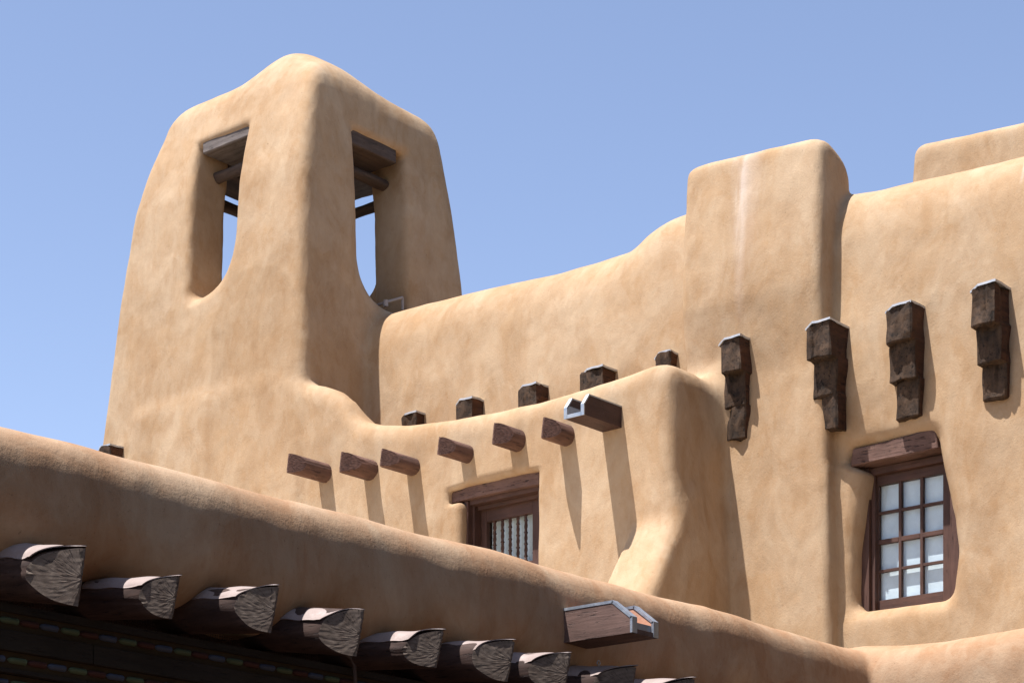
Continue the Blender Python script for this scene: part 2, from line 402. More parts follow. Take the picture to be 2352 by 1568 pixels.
# right window opening edges as functions of z on the wall plane
wl_pts = [wr(1950, 990), wr(1951, 1062), wr(1986, 1082), wr(1973, 1181), wr(1962, 1269), wr(1960, 1357), wr(1963, 1420)]
wr_pts = [wr(2146, 985), wr(2163, 1080), wr(2187, 1190), wr(2195, 1270), wr(2186, 1360), wr(2176, 1400)]
WXL = curve([p[2] for p in wl_pts], [p[0] for p in wl_pts], .06)
WXR = curve([p[2] for p in wr_pts], [p[0] for p in wr_pts], .25)
WZB = curve([wr(1965, 1404)[0], wr(2178, 1374)[0]], [wr(1965, 1404)[2], wr(2178, 1374)[2]], .1)
WZT = wr(2060, 1012)[2]
def sd_main(x, y, z):
    zt = np.where(x < -14.2, main_l(x), main_r(x))
    lean = .10 * np.clip(z - 9.8, 0, 3) ** 2 * .35
    bl = -.07 * np.exp(-((z - 9.35) / .55) ** 2) * np.exp(-((x + 13.0) / .38) ** 2)
    f = (YM + lean + bl + .07 * np.clip((x + 14.2) * 2, 0, 1)) - y
    kk = np.where(x < -14.2, .62, .5)
    w = smax(f, (z - zt - .03) * .85, .62)
    w = smax(w, y - 22.35, .4)
    w = smax(w, -21.9 - x, .1)
    blk = smx(.1, 21.9 - y, z - 10.3, -21.6 - x)
    return np.minimum(w, blk)
pil_top = prof([(1560, 376), (1600, 362), (1700, 339), (1780, 320), (1840, 306), (1900, 303)], Y=20.95, w=.25)
def sd_pil(x, y, z):
    zt = pil_top(x)
    fr = 20.97 + .10 * np.clip(z - 10.6, 0, 2) ** 1.5 * .5 - .012 * (10 - z) + .11 * np.clip((10.4 - z) / .9, 0, 1)
    h = smax(fr - y, XPL - x, .10)
    h = smax(h, x - (XPR + .02 * (10 - z)), .13)
    s = smax(h, (z - zt + .35 * np.clip(y - 21.25, 0, 1) ** 1.2 * 1.0), .14)
    return smax(s, y - 21.95, .5)
XW = onY(1541, 1000, 20.0)[0]     # east corner of the balcony block
wing_top = prof([(640, 850), (690, 876), (735, 884), (772, 898), (798, 922), (817, 952), (832, 966), (870, 973), (930, 975), (1000, 969), (1120, 949), (1235, 925), (1350, 893), (1440, 868), (1500, 848), (1530, 840), (1600, 836)], Y=20.12, w=.10)
mw = lambda u, v: onY(u, v, 20.06)
MXL, MXR = mw(1064, 1200)[0], mw(1241, 1200)[0]
MZT = mw(1140, 1110)[2] + .02; MZL = mw(1137, 1134)[2] - .02
def sd_wing(x, y, z):
    zt = wing_top(x) + .01 + .05 * np.clip((x + 16.6) / 1.5, 0, 1)
    hmp = np.where(x < -17, np.maximum(zt - 9.72, 0), 0)
    zt = zt - hmp * np.clip((y - 20.30) / .55, 0, 1)
    bx = XW + .035 * (9 - z) + .05 * np.clip((8.2 - z) / .7, 0, 1)
    zt = zt - .06 * np.clip(y - 20.6, 0, 1)
    s = smax(20.0 - y - .0 * z, x - bx, .20)
    s = smax(s, (z - zt) * .95, .26)
    s = smax(s, y - 21.6, .1)
    s = smax(s, -24.0 - x, .1)
    # sloping buttress at the corner
    drop = np.clip(7.72 - z, -1, 4)
    zed = 20.02 - .60 * drop
    bt = smx(.09, zed - y, (XW - .58 - .05 * drop) - x)
    bt = smax(bt, x - bx, .20)
    bt = smax(bt, y - 20.6, .1)
    return smin(s, bt, .07)
def sd_upper_parts(x, y, z):
    return [sd_tower(x, y, z), sd_main(x, y, z), sd_pil(x, y, z), sd_wing(x, y, z)]
def sd_upper(x, y, z):
    t, m_, p, w = sd_upper_parts(x, y, z)
    a = smin(m_, p, .05)
    a = smin(a, w, .09 + .22 * np.clip((z - 8.7) / .5, 0, 1) * np.clip((x + 16.0), 0, 1))
    a = smin(a, t, .09)
    # window openings
    c = smx(.16, WXL(z) - x, x - WXR(z), WZB(x) - z, z - WZT, y - 21.95)
    c = smax(c, 20.4 - y, .05)
    a = smax(a, -c, .22)
    zt2 = MZT + .015 * np.cos((x - (MXL + MXR) / 2) * 2.2)
    c2 = smx(.05, (MXL + .0) - x, x - MXR, 4.0 - z, z - zt2, y - 20.62, 19.3 - y)
    a = smax(a, -c2, .07)
    c3 = smx(.03, (MXL - .20) - x, x - MXR, MZL - z, z - zt2, y - 20.62, 19.3 - y)
    a = smax(a, -c3, .05)
    return a

FXB = -10.67
front_top = prof([(-600, 835), (-200, 935), (0, 986), (130, 1012), (300, 1055), (500, 1106), (700, 1156), (900, 1212), (1100, 1257), (1300, 1311), (1450, 1352), (1600, 1384), (1750, 1421), (1880, 1459), (1972, 1480), (2060, 1500)], X=-10.99, w=.5)
right_top = prof([(1900, 1492), (1970, 1480), (2060, 1477), (2160, 1467), (2260, 1452), (2352, 1438), (2600, 1400)], Y=18.4, w=.3)
vig_y = []
def sd_front(x, y, z):
    b = .05 * (z - 4.6) + .17 * np.clip((y - 13) / 5, 0, 1)
    und = .02 * np.sin(y * 1.7 + .4) + .015 * np.sin(y * 4.1)
    f = x - (FXB - b + und)
    s = smax(f, -11.75 - x, .3)
    s = smax(s, (z - front_top(y) - .0), .36)
    bot = 4.60 + .05 * np.cos((y - 9.8) * 6.2) * np.exp(-((y - 12) / 9) ** 2)
    s = smax(s, bot - z, .46)
    s = smax(s, y - 18.8, .2)
    r = smax((18.14 + .03 * (z - 4)) - y, y - 18.95, .3)
    r = smax(r, z - right_top(x) - .01, .42)
    r = smax(r, -11.75 - x, .2)
    return smin(s, r, .04)

def surface_nets(fn, xs, ys, zs, newton=2):
    nx, ny, nz = len(xs), len(ys), len(zs)
    G = np.empty((nx, ny, nz), np.float32)
    for i in range(0, nx, 24):
        G[i:i + 24] = fn(xs[i:i + 24, None, None], ys[None, :, None], zs[None, None, :])
    S = G < 0
    cnt = np.zeros((nx - 1, ny - 1, nz - 1), np.uint8)
    for a in (0, 1):
        for b in (0, 1):
            for c in (0, 1):
                cnt += S[a:nx - 1 + a, b:ny - 1 + b, c:nz - 1 + c]
    act = (cnt > 0) & (cnt < 8)
    I, J, K = np.nonzero(act)
    idx = -np.ones(act.shape, np.int64); idx[I, J, K] = np.arange(len(I))
    acc = np.zeros((len(I), 3)); n = np.zeros(len(I))
    C = [(a, b, c) for a in (0, 1) for b in (0, 1) for c in (0, 1)]
    for p in C:
        for ax in range(3):
            if p[ax] == 1: continue
            q = list(p); q[ax] = 1
            g0 = G[I + p[0], J + p[1], K + p[2]]; g1 = G[I + q[0], J + q[1], K + q[2]]
            m_ = (g0 < 0) != (g1 < 0)
            t = np.where(m_, g0 / np.where(m_, g0 - g1, 1), 0)
            P0 = np.stack([xs[I + p[0]], ys[J + p[1]], zs[K + p[2]]], 1); P1 = np.stack([xs[I + q[0]], ys[J + q[1]], zs[K + q[2]]], 1)
            acc += np.where(m_[:, None], P0 + (P1 - P0) * t[:, None], 0); n += m_
    V = acc / n[:, None]
    for _ in range(newton):
        f0 = fn(V[:, 0], V[:, 1], V[:, 2]); e = .01; g = []
        for ax in range(3):
            W = V.copy(); W[:, ax] += e
            g.append((fn(W[:, 0], W[:, 1], W[:, 2]) - f0) / e)
        g = np.stack(g, 1); gg = (g * g).sum(1) + 1e-6
        st = g * (f0 / gg)[:, None]; L = np.linalg.norm(st, axis=1); st *= np.minimum(1, .03 / np.maximum(L, 1e-9))[:, None]
        V = V - st
    Q = []
    for ax in range(3):
        A = S[:-1] if ax == 0 else (S[:, :-1] if ax == 1 else S[:, :, :-1])
        B = S[1:] if ax == 0 else (S[:, 1:] if ax == 1 else S[:, :, 1:])
        ch = A != B
        i, j, k = np.nonzero(ch)
        if ax == 0: ok = (j > 0) & (k > 0) & (j < ny - 1) & (k < nz - 1)
        elif ax == 1: ok = (i > 0) & (k > 0) & (i < nx - 1) & (k < nz - 1)
        else: ok = (i > 0) & (j > 0) & (i < nx - 1) & (j < ny - 1)
        i, j, k = i[ok], j[ok], k[ok]; inside = A[i, j, k]
        if ax == 0: q = [idx[i, j - 1, k - 1], idx[i, j, k - 1], idx[i, j, k], idx[i, j - 1, k]]
        elif ax == 1: q = [idx[i - 1, j, k - 1], idx[i - 1, j, k], idx[i, j, k], idx[i, j, k - 1]]
        else: q = [idx[i - 1, j - 1, k], idx[i, j - 1, k], idx[i, j, k], idx[i - 1, j, k]]
        q = np.stack(q, 1); q = np.where(inside[:, None], q, q[:, ::-1]); Q.append(q)
    Q = np.concatenate(Q)
    # hand-made unevenness, then smooth normals from the whole mesh
    Nn = vnormals(V, Q)
    d = .011 * (vnoise(V * .9, 1) - .5) * 2 + .006 * (vnoise(V * 2.7, 2) - .5) * 2 + .0035 * (vnoise(V * 6.5, 4) - .5) * 2
    V = V + Nn * d[:, None]
    return V, Q, vnormals(V, Q)
def vnormals(V, Q):
    a = V[Q[:, 2]] - V[Q[:, 0]]; b = V[Q[:, 3]] - V[Q[:, 1]]; n = np.cross(a, b)
    N_ = np.zeros_like(V)
    for c in range(4):
        for ax in range(3): N_[:, ax] += np.bincount(Q[:, c], n[:, ax], len(V))
    return N_ / np.maximum(np.linalg.norm(N_, axis=1), 1e-12)[:, None]
def submesh(V, Q, Nn, sel):
    q = Q[sel]; u, inv = np.unique(q.ravel(), return_inverse=True)
    return V[u], inv.reshape(q.shape), Nn[u]

# ------------------------------------------------------------------ the buildings
tower = thing('bell_tower', 'tapering adobe bell tower with open arches and a small domed top', 'tower', (-22.6, 21.8, 0))
hall = thing('adobe_building', 'tall adobe building with stacked timber corbels, a roof pier and a twelve pane window', 'building', (-14, 22, 0))
wing = thing('adobe_building', 'projecting adobe block below the bell tower, with round brown log ends and a barred window', 'building', (-18, 20.6, 0))
portal = thing('portal_building', 'low foreground adobe building with shaded parapet over metal-capped logs and a painted beam', 'building', (-11.3, 10, 0))
rear = thing('rooftop_block', 'plain adobe block with a rounded corner rising behind the parapet at upper right', 'building', (-10, 25, 0))

st = .05
xs = np.concatenate([np.arange(-25.3, -9.6, st), np.arange(-9.6, -5.5, .12)])
ys = np.concatenate([np.arange(18.2, 22.6, st), np.arange(22.6, 24.2, .07), [24.6, 25.4, 26.4]])
zs = np.concatenate([np.array([-.6, -.2, .8, 1.8, 2.8, 3.6, 4.2]), np.arange(4.6, 5.4, .1), np.arange(5.4, 16.4, st)])
def up_capped(x, y, z): return np.maximum(np.maximum(np.maximum(sd_upper(x, y, z), x + 5.9), y - 26.0), -.1 - z)
V, Q, NN = surface_nets(up_capped, xs, ys, zs)
C = V[Q].mean(1)
parts = np.stack(sd_upper_parts(C[:, 0], C[:, 1], C[:, 2]), 1)
parts[:, 0] -= .02
lab = parts.argmin(1)
# window reveals belong to the wall they are cut in; the middle window's to the wing
for nm, k, par, lb in (('tower_wall', 0, tower, None), ('wall', 1, hall, None), ('pilaster', 2, hall, 'square plastered pier rising above the parapet, streaked white'), ('wall', 3, wing, None)):
    v, q, n = submesh(V, Q, NN, lab == k)
    mk(nm, v, q, M['plaster'], par, lb, smooth=True, normals=n)

xs = np.concatenate([np.arange(-12.1, -10.5, .035), np.arange(-10.5, -5.5, .07)])
ys = np.arange(1.9, 19.3, .05); zs = np.concatenate([[-.6, -.2, 1, 2, 3], np.arange(3.6, 5.9, .035)])
def fr_capped(x, y, z): return np.maximum(np.maximum(np.maximum(sd_front(x, y, z), x + 5.9), 2.2 - y), -.1 - z)
V, Q, NN = surface_nets(fr_capped, xs, ys, zs)
C = V[Q].mean(1); isr = (C[:, 1] > 18.02) & (C[:, 0] > FXB - .26)
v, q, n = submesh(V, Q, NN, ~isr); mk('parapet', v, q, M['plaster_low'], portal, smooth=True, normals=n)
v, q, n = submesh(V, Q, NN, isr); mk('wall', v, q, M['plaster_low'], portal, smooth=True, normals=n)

YR = 24.6
rt = prof([(2085, 338), (2115, 327), (2160, 319), (2230, 304), (2300, 288), (2352, 276), (2600, 215)], Y=YR + .2, w=.25)
XR0 = onY(2079, 380, YR)[0]
def sd_rear(x, y, z):
    s = smax(YR + .06 * np.clip(z - 11, 0, 5) - y, XR0 - x - .03 * np.clip(12.9 - z, -1, 3), .15)
    s = smax(s, z - rt(x) - .0, .18)
    return smx(.2, s, y - 29, x + 5.5)
V, Q, NN = surface_nets(lambda x, y, z: np.maximum(sd_rear(x, y, z), 9.8 - z), np.arange(-15.2, -5, .07), np.concatenate([np.arange(24.2, 26, .07), [26.5, 27.5, 28.5, 29.5]]), np.arange(9.6, 15.5, .07))
mk('wall', V, Q, M['plaster'], rear, smooth=True, normals=NN)

# roof decks (lie behind the parapets)
b = MB(); b.box(-26, -11.62, 2.3, 19.96, 4.88, 4.98); b.build('roof', M['roof'], portal)
b = MB(); b.box(-11.5, -6, 18.8, 21.15, 4.72, 4.93); b.build('roof', M['roof'], portal)

# ------------------------------------------------------------------ tower timbers
def tower_timber():
    bt = float(tf(14.1)); zl0, zl1 = 14.02, 14.27
    def lint(x0, x1, y0, y1, m, sd, up=0.0):
        zl0, zl1 = 14.08 + up, (14.34 if up == 0 else 14.26) + up - (.0 if up == 0 else .0)
        v, f = subdiv_hexa([(x0, y0, zl0), (x1, y0, zl0), (x1, y1, zl0), (x0, y1, zl0), (x0, y0, zl1), (x1, y0, zl1), (x1, y1, zl1), (x0, y1, zl1)], 6, .025, 3.0, sd)
        mk('lintel', v, f, M[m], tower)
    y0 = TY0 + bt; y1 = TY1 - bt; x0 = TX0 + bt; x1 = TX1 - float(tfr(14.1)) * .95
    lint(-23.08, -21.95, y0 + .13, y0 + .78, 'greywood', 1, .17)
    lint(-23.2, -21.95, y1 - .78, y1 - .1, 'greywood', 2, .17)
    lint(x1 - .78, x1 - .08, 21.08, 22.20, 'darkwoody', 3)
    lint(x0 + .1, x0 + .78, 21.0, 22.5, "darkwoody", 4, .26)
    def rod(p0, p1, r, sd, m):
        p0 = np.array(p0); p1 = np.array(p1); L = np.linalg.norm(p1 - p0); a = (p1 - p0) / L
        s = np.cross(a, (0, 0, 1.)); up = np.array((0, 0, 1.)); V = []; F = []; nA, nL = 14, 12
        for i in range(nL + 1):
            for j in range(nA):
                an = 2 * math.pi * j / nA
                rr = r * (1 + .12 * math.sin(3 * an + sd) + .05 * math.sin(i * 1.3 + sd))
                V.append(p0 + a * L * i / nL + (s * math.cos(an) + up * math.sin(an)) * rr)
        for i in range(nL):
            for j in range(nA):
                F.append((i * nA + j, i * nA + (j + 1) % nA, (i + 1) * nA + (j + 1) % nA, (i + 1) * nA + j))
        F += [tuple(range(nA))[::-1], tuple(nL * nA + j for j in range(nA))]
        mk('crossbar', V, F, M[m], tower, smooth=[True] * (nL * nA) + [False] * 2)
    zc = 13.90
    rod((-23.3, y0 + .42, zc + .1), (-21.8, y0 + .42, zc + .1), .075, 0, 'darkwood')
    rod((-23.2, y1 - .42, zc), (-21.6, y1 - .42, zc), .075, 1, 'darkwood')
    rod((x1 - .42, 20.95, zc), (x1 - .42, 22.4, zc), .08, 2, 'darkwoody')
    rod((x0 + .42, 20.95, zc + .12), (x0 + .42, 22.6, zc + .12), .08, 3, 'darkwoody')
    # small bracket pipe at the foot of the right opening
    import bmesh
    m = MB()
    def tube(a, c, r):
        a = Vector(a); c = Vector(c); d = (c - a).normalized(); t = d.orthogonal().normalized(); bb = d.cross(t); V = []; n = 8
        for e in (a, c):
            for k in range(n):
                an = k * math.pi / 4; V.append(e + (t * math.cos(an) + bb * math.sin(an)) * r)
        m.add(V, [(k, (k + 1) % n, n + (k + 1) % n, n + k) for k in range(n)] + [tuple(range(n))[::-1], tuple(range(n, 2 * n))], 0)
    xp = TX1 - .16
    A = onX(886, 694, xp); B = onX(924.5, 683, xp); D = onX(925, 712, xp)
    tube(A, B, .018); tube(B, D, .018); tube((A[0] - .35, A[1] - .02, A[2] - .02), A, .02); tube((A[0], A[1], A[2] - .06), (A[0], A[1], A[2] + .03), .034)
    m.build('pipe', M['pipe'], tower, 'thin white bent pipe at the foot of the right opening')
tower_timber()

# ------------------------------------------------------------------ logs
def log(name, axis, base, L, r, parent, mats, seed, t=1.8, embed=.35, tilt=.25, cap=None, sub=None, up=0.0):
    """axis 'y': projects along -Y, side s = X ; axis 'x': projects along +X, side s = -Y.
       wedge-cut end: axial = L - t*|s| ; base is the centre on the wall face"""
    rs = np.random.RandomState(seed); nA = 56; nL = 26
    ph = rs.rand(6) * 6.28
    V = []; F = []; mi = []; sm = []; LC = []
    def rad(an, ax):
        q = 1 + .035 * math.sin(2 * an + ph[0]) + .03 * math.sin(3 * an + ph[1]) + .012 * math.sin(7 * an + ph[2] + ax * 2)
        for c in range(3):      # long drying cracks
            d = abs(((an - ph[3 + c] - .12 * math.sin(ax * 3 + c) + math.pi) % (2 * math.pi)) - math.pi)
            q -= .07 * math.exp(-(d / .055) ** 2)
        return r * q
    def pt(s, z, ax):
        z = z + up * ax
        if axis == 'y': return (base[0] + s, base[1] - ax, base[2] + z)
        return (base[0] + ax, base[1] - s, base[2] + z)
    def lmax(s, z):
        n = (rs.rand() - .5) * .004
        return L - t * max(0, abs(s) - .008) + tilt * (z / r) * .06 + n
    ang = [2 * math.pi * (j + 0.0) / nA for j in range(nA)]
    ends = []
    for j, an in enumerate(ang):
        rr = rad(an, L); ends.append(lmax(rr * math.cos(an), rr * math.sin(an)))
    for i in range(nL + 1):
        for j, an in enumerate(ang):
            ax = -embed + (ends[j] + embed) * i / nL; rr = rad(an, ax)
            V.append(pt(rr * math.cos(an), rr * math.sin(an), ax)); LC.append((rr * math.cos(an) / r, rr * math.sin(an) / r, 0))
    for i in range(nL):
        for j in range(nA):
            f = (i * nA + j, i * nA + (j + 1) % nA, (i + 1) * nA + (j + 1) % nA, (i + 1) * nA + j)
            F.append(f if axis == 'y' else f[::-1]); mi.append(0); sm.append(True)
    prev = nL * nA; nR = 9
    for k in range(1, nR):
        rho = 1 - k / nR; st_ = len(V)
        for j, an in enumerate(ang):
            rr = rad(an, L) * rho; s = rr * math.cos(an); z = rr * math.sin(an)
            V.append(pt(s, z, lmax(s, z))); LC.append((s / r, z / r, 0))
        for j in range(nA):
            f = (prev + j, prev + (j + 1) % nA, st_ + (j + 1) % nA, st_ + j)
            F.append(f if axis == 'y' else f[::-1]); mi.append(1); sm.append(False)
        prev = st_
    V.append(pt(0, 0, L)); LC.append((0, 0, 0)); c = len(V) - 1
    for j in range(nA):
        f = (prev + j, prev + (j + 1) % nA, c); F.append(f if axis == 'y' else f[::-1]); mi.append(1); sm.append(False)
    o = mk(name, V, F, mats, parent, mi=mi, smooth=sm)
    at = o.data.attributes.new('lc', 'FLOAT_VECTOR', 'POINT'); at.data.foreach_set('vector', np.array(LC, np.float32).ravel())
    if cap:
        a0, a1 = math.radians(cap[0]), math.radians(cap[1]); n1, n2 = 30, 18
        P = []; T = []
        for i in range(n1 + 1):
            an = a0 + (a1 - a0) * i / n1
            rr = r * (1.035 + .012 * math.sin(i * .5 + seed)); s = rr * math.cos(an); z = rr * math.sin(an)
            e = L - t * abs(s) + tilt * (z / r) * .06 + .018 + .010 * math.sin(i * .45 + seed * 2)
            for k in range(n2 + 1):
                ax = -.04 + (e + .04) * k / n2
                lift = .05 * r * math.exp(-((e - ax) / .05) ** 2) + .002 * math.sin(k * .8 + i * .3 + seed)
                P.append(pt(s * (1 + lift / r), z + lift * 1.6, ax)); 
        P = np.array(P); Fc = []
        for i in range(n1):
            for k in range(n2):
                q = i * (n2 + 1) + k; f = (q, q + n2 + 1, q + n2 + 2, q + 1); Fc.append(f if axis == 'y' else f[::-1])
        # thickness
        ctr = np.array(pt(0, 0, L / 2)); dirv = P - ctr
        if axis == 'y': dirv[:, 1] = 0
        else: dirv[:, 0] = 0
        dirv /= np.linalg.norm(dirv, axis=1)[:, None]; P2 = P - dirv * .007; n = len(P)
        F2 = Fc + [tuple(n + a for a in f[::-1]) for f in Fc]
        bd = [i * (n2 + 1) + n2 for i in range(n1 + 1)]
        for a, c2 in zip(bd[:-1], bd[1:]): F2.append((a, c2, n + c2, n + a))
        for row in (0, n1):
            rr_ = [row * (n2 + 1) + k for k in range(n2 + 1)]
            for a, c2 in zip(rr_[:-1], rr_[1:]): F2.append((a, c2, n + c2, n + a))
        mk('metal_cap', np.concatenate([P, P2]), F2, cap[2], o, smooth=True)
    return o

# wing logs: (base right extreme u, v, tip ridge u, top v, bottom v)
WV = [(762, 1079, 661, 1041, 1083), (867, 1070, 782, 1037, 1082), (964, 1050, 875, 1030, 1070), (1089, 1027, 1007, 1002, 1042), (1208, 1006, 1133, 971, 1018), (1320, 982, 1246, 959, 1004)]
for i, (bu, bv, tu, t0, t1) in enumerate(WV):
    Yw = 20.0
    d0 = rdir(bu); depth = Yw / d0[1]; ppm = FL / depth
    r = (t1 - t0) / 2 / ppm * 1.04
    bx = onY(bu, bv, Yw)[0] - r * .98
    # length from tip
    dt = rdir(tu); tt = bx / dt[0]; L = Yw - dt[1] * tt
    tz = CAMZ + (HV - (t0 + t1) / 2) / FL * tt
    bz = tz
    log('viga', 'y', (bx, Yw, bz), L, r, wing, [M['viga'], M['endw']], 20 + i, t=1.9, tilt=-.3)

# portal logs (tip ridge u, top v, bottom v, capped?)
FV = [(187, 1258, 1393), (403, 1325, 1418), (631, 1348, 1450), (827, 1403, 1507), (1010, 1447, 1534), (1174, 1470, 1564), (1303, 1500, 1592), (1453, 1531, 1622), (1588, 1559, 1650), (1707, 1577, 1665), (1818, 1600, 1688)]
for i, (tu, t0, t1) in enumerate(FV):
    XT = -10.23; dt = rdir(tu); tt = XT / dt[0]; ppm = FL / tt; r = (t1 - t0) / 2 / ppm * 1.0
    yc = dt[1] * tt; zc = CAMZ + (HV - (t0 + t1) / 2) / FL * tt
    vig_y.append(yc); dr = (.19, .12, .12, .16, .09, .10, .12, .12, .10, .1, .1)[i]
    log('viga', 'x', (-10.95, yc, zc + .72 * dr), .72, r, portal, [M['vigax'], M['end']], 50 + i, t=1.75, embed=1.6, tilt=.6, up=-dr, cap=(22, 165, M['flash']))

# ------------------------------------------------------------------ corbels
def corbel(i, uR, vT, blocks, parent, Yw, seed, mcap=True):
    """uR: right edge at wall, vT: top at wall; blocks: list of (uL, uF, uRr, v0, v1) left silhouette, front right corner, wall right edge"""
    o = thing_root = bpy.data.objects.new('corbel', None); COL.objects.link(o)
    o.empty_display_size = .1
    bp = onY(uR, vT, Yw); WL[o.name] = Vector(bp); o.parent = parent; o.location = Vector(bp) - WL[parent.name]
    for k, (uL, uF, uW, v0, v1) in enumerate(blocks):
        Xr = onY(uW, v0, Yw)[0]
        d = rdir(uF); t = Xr / d[0]; Yf = d[1] * t          # front right corner lies on X = Xr
        Yf = min(Yf, Yw - (.14, .10, .07)[k])
        dL = rdir(uL); Xl = dL[0] * Yf / dL[1]
        zt = CAMZ + (HV - v0) / FL * t; zb = CAMZ + (HV - v1) / FL * t
        ch = min(.16, (Xr - Xl) * .35)
        Yb = Yw + .25
        P = [(Xl, Yf + ch * .25, zb), (Xl + ch, Yf, zb + .01), (Xr, Yf, zb), (Xr + .0, Yb, zb), (Xl - .01, Yb, zb)]
        import bmesh
        bm = bmesh.new(); nb = len(P)
        lo = [bm.verts.new(p) for p in P]; hi = [bm.verts.new((p[0] + .01, p[1] - .02, zt + (-.03 if j in (0,) else 0))) for j, p in enumerate(P)]
        bm.faces.new(lo[::-1]); bm.faces.new(hi)
        for j in range(nb): bm.faces.new((lo[j], lo[(j + 1) % nb], hi[(j + 1) % nb], hi[j]))
        bmesh.ops.bevel(bm, geom=list(bm.edges), offset=.012, segments=1, affect='EDGES')
        bmesh.ops.triangulate(bm, faces=[f for f in bm.faces if len(f.verts) > 4])
        bmesh.ops.subdivide_edges(bm, edges=[e for e in bm.edges if e.calc_length() > .07], cuts=5, use_grid_fill=True)
        bm.normal_update(); bm.verts.index_update()
        V_ = np.array([v.co[:] for v in bm.verts]); N_ = np.array([v.normal[:] for v in bm.verts])
        Fs = [[v.index for v in f.verts] for f in bm.faces]; side = [1 if f.normal.x > .8 else 0 for f in bm.faces]; bm.free()
        dd = .060 * (vnoise(V_ * np.array([9, 9, 3.5]), seed + k) - .5) + .016 * (vnoise(V_ * np.array([22, 22, 9]), seed + k + 3) - .5)
        gr = vnoise(V_ * np.array([14, 14, 1.5]), seed + 9 + k); dd -= .035 * np.clip(.36 - gr, 0, 1) * 3
        mk('block', V_ + N_ * dd[:, None], Fs, [M['old'], M['old_side']], o, mi=side)
        if k == 0 and mcap:
            Pm = [(Xl - .02, Yf + ch * .6 - .02, zt - .035), (Xl + ch, Yf - .025, zt), (Xr + .015, Yf - .025, zt), (Xr + .015, Yb, zt), (Xl - .03, Yb, zt - .02)]
            vs = []
            n = 10; top = []; ring = []
            for j in range(len(Pm)):
                a = np.array(Pm[j]); c = np.array(Pm[(j + 1) % len(Pm)])
                for q in range(n):
                    p_ = a + (c - a) * q / n; ring.append(p_)
            ring = np.array(ring); w_ = .013 * (vnoise(ring * 11, seed) - .5)
            n_ = len(ring); up_ = ring.copy(); up_[:, 2] += .012 + w_ * 1.5
            dn = ring.copy(); dn[:, 2] -= .012 - w_ * 1.6
            inn = dn.copy(); ctr = ring.mean(0); inn[:, :2] += (ctr[:2] - inn[:, :2]) * .05
            iu = up_.copy(); iu[:, 2] -= .012; iu[:, :2] += (ctr[:2] - iu[:, :2]) * .05
            V2 = np.concatenate([dn, up_, inn, iu]); F2 = []
            for j in range(n_):
                j2 = (j + 1) % n_
                F2.append((j, j2, n_ + j2, n_ + j)); F2.append((2 * n_ + j2, 2 * n_ + j, 3 * n_ + j, 3 * n_ + j2)); F2.append((j2, j, 2 * n_ + j, 2 * n_ + j2))
            F2.append(tuple(n_ + j for j in range(n_))); F2.append(tuple(3 * n_ + j for j in range(n_))[::-1])
            mk('metal_cap', V2, F2, M['lead'], o)
    return o
CB = [
 (1727, 770, [(1648, 1700, 1726, 770, 848), (1660, 1714, 1722, 848, 930), (1662, 1716, 1720, 930, 1006)], 21.08),
 (1936, 740, [(1847, 1906, 1934, 732, 815), (1865, 1922, 1933, 814, 903), (1887, 1926, 1929, 902, 984)], 21.13),
 (2121, 705, [(2031, 2092, 2120, 692, 776), (2036, 2103, 2120, 775, 866), (2055, 2115, 2119, 865, 954)], 21.27),
 (2322, 660, [(2227, 2286, 2320, 645, 738), (2240, 2300, 2320, 737, 826), (2252, 2312, 2317, 825, 910)], 21.29),
 (2520, 610, [(2424, 2482, 2516, 590, 684), (2438, 2496, 2514, 683, 774), (2450, 2508, 2512, 773, 862)], 21.29),
 (1560, 815, [(1502, 1540, 1560, 806, 890), (1512, 1552, 1558, 890, 960)], 21.27),
 (1421, 856, [(1332, 1385, 1421, 840, 925), (1345, 1412, 1419, 924, 1000)], 21.27),
 (1263, 898, [(1187, 1232, 1263, 880, 960), (1200, 1252, 1261, 959, 1030)], 21.27),
 (1116, 931, [(1044, 1085, 1115, 912, 990), (1055, 1106, 1113, 989, 1050)], 21.27),
 (981, 960, [(920, 957, 981, 945, 1020), (930, 972, 979, 1019, 1080)], 21.27),
]
for i, (u, v, bl, yw) in enumerate(CB): corbel(i, u, v, bl, hall, yw, 60 + i * 4)
corbel(20, 281, 1026, [(221, 254, 281, 1021, 1090), (232, 266, 280, 1089, 1150)], tower, 19.98, 140)

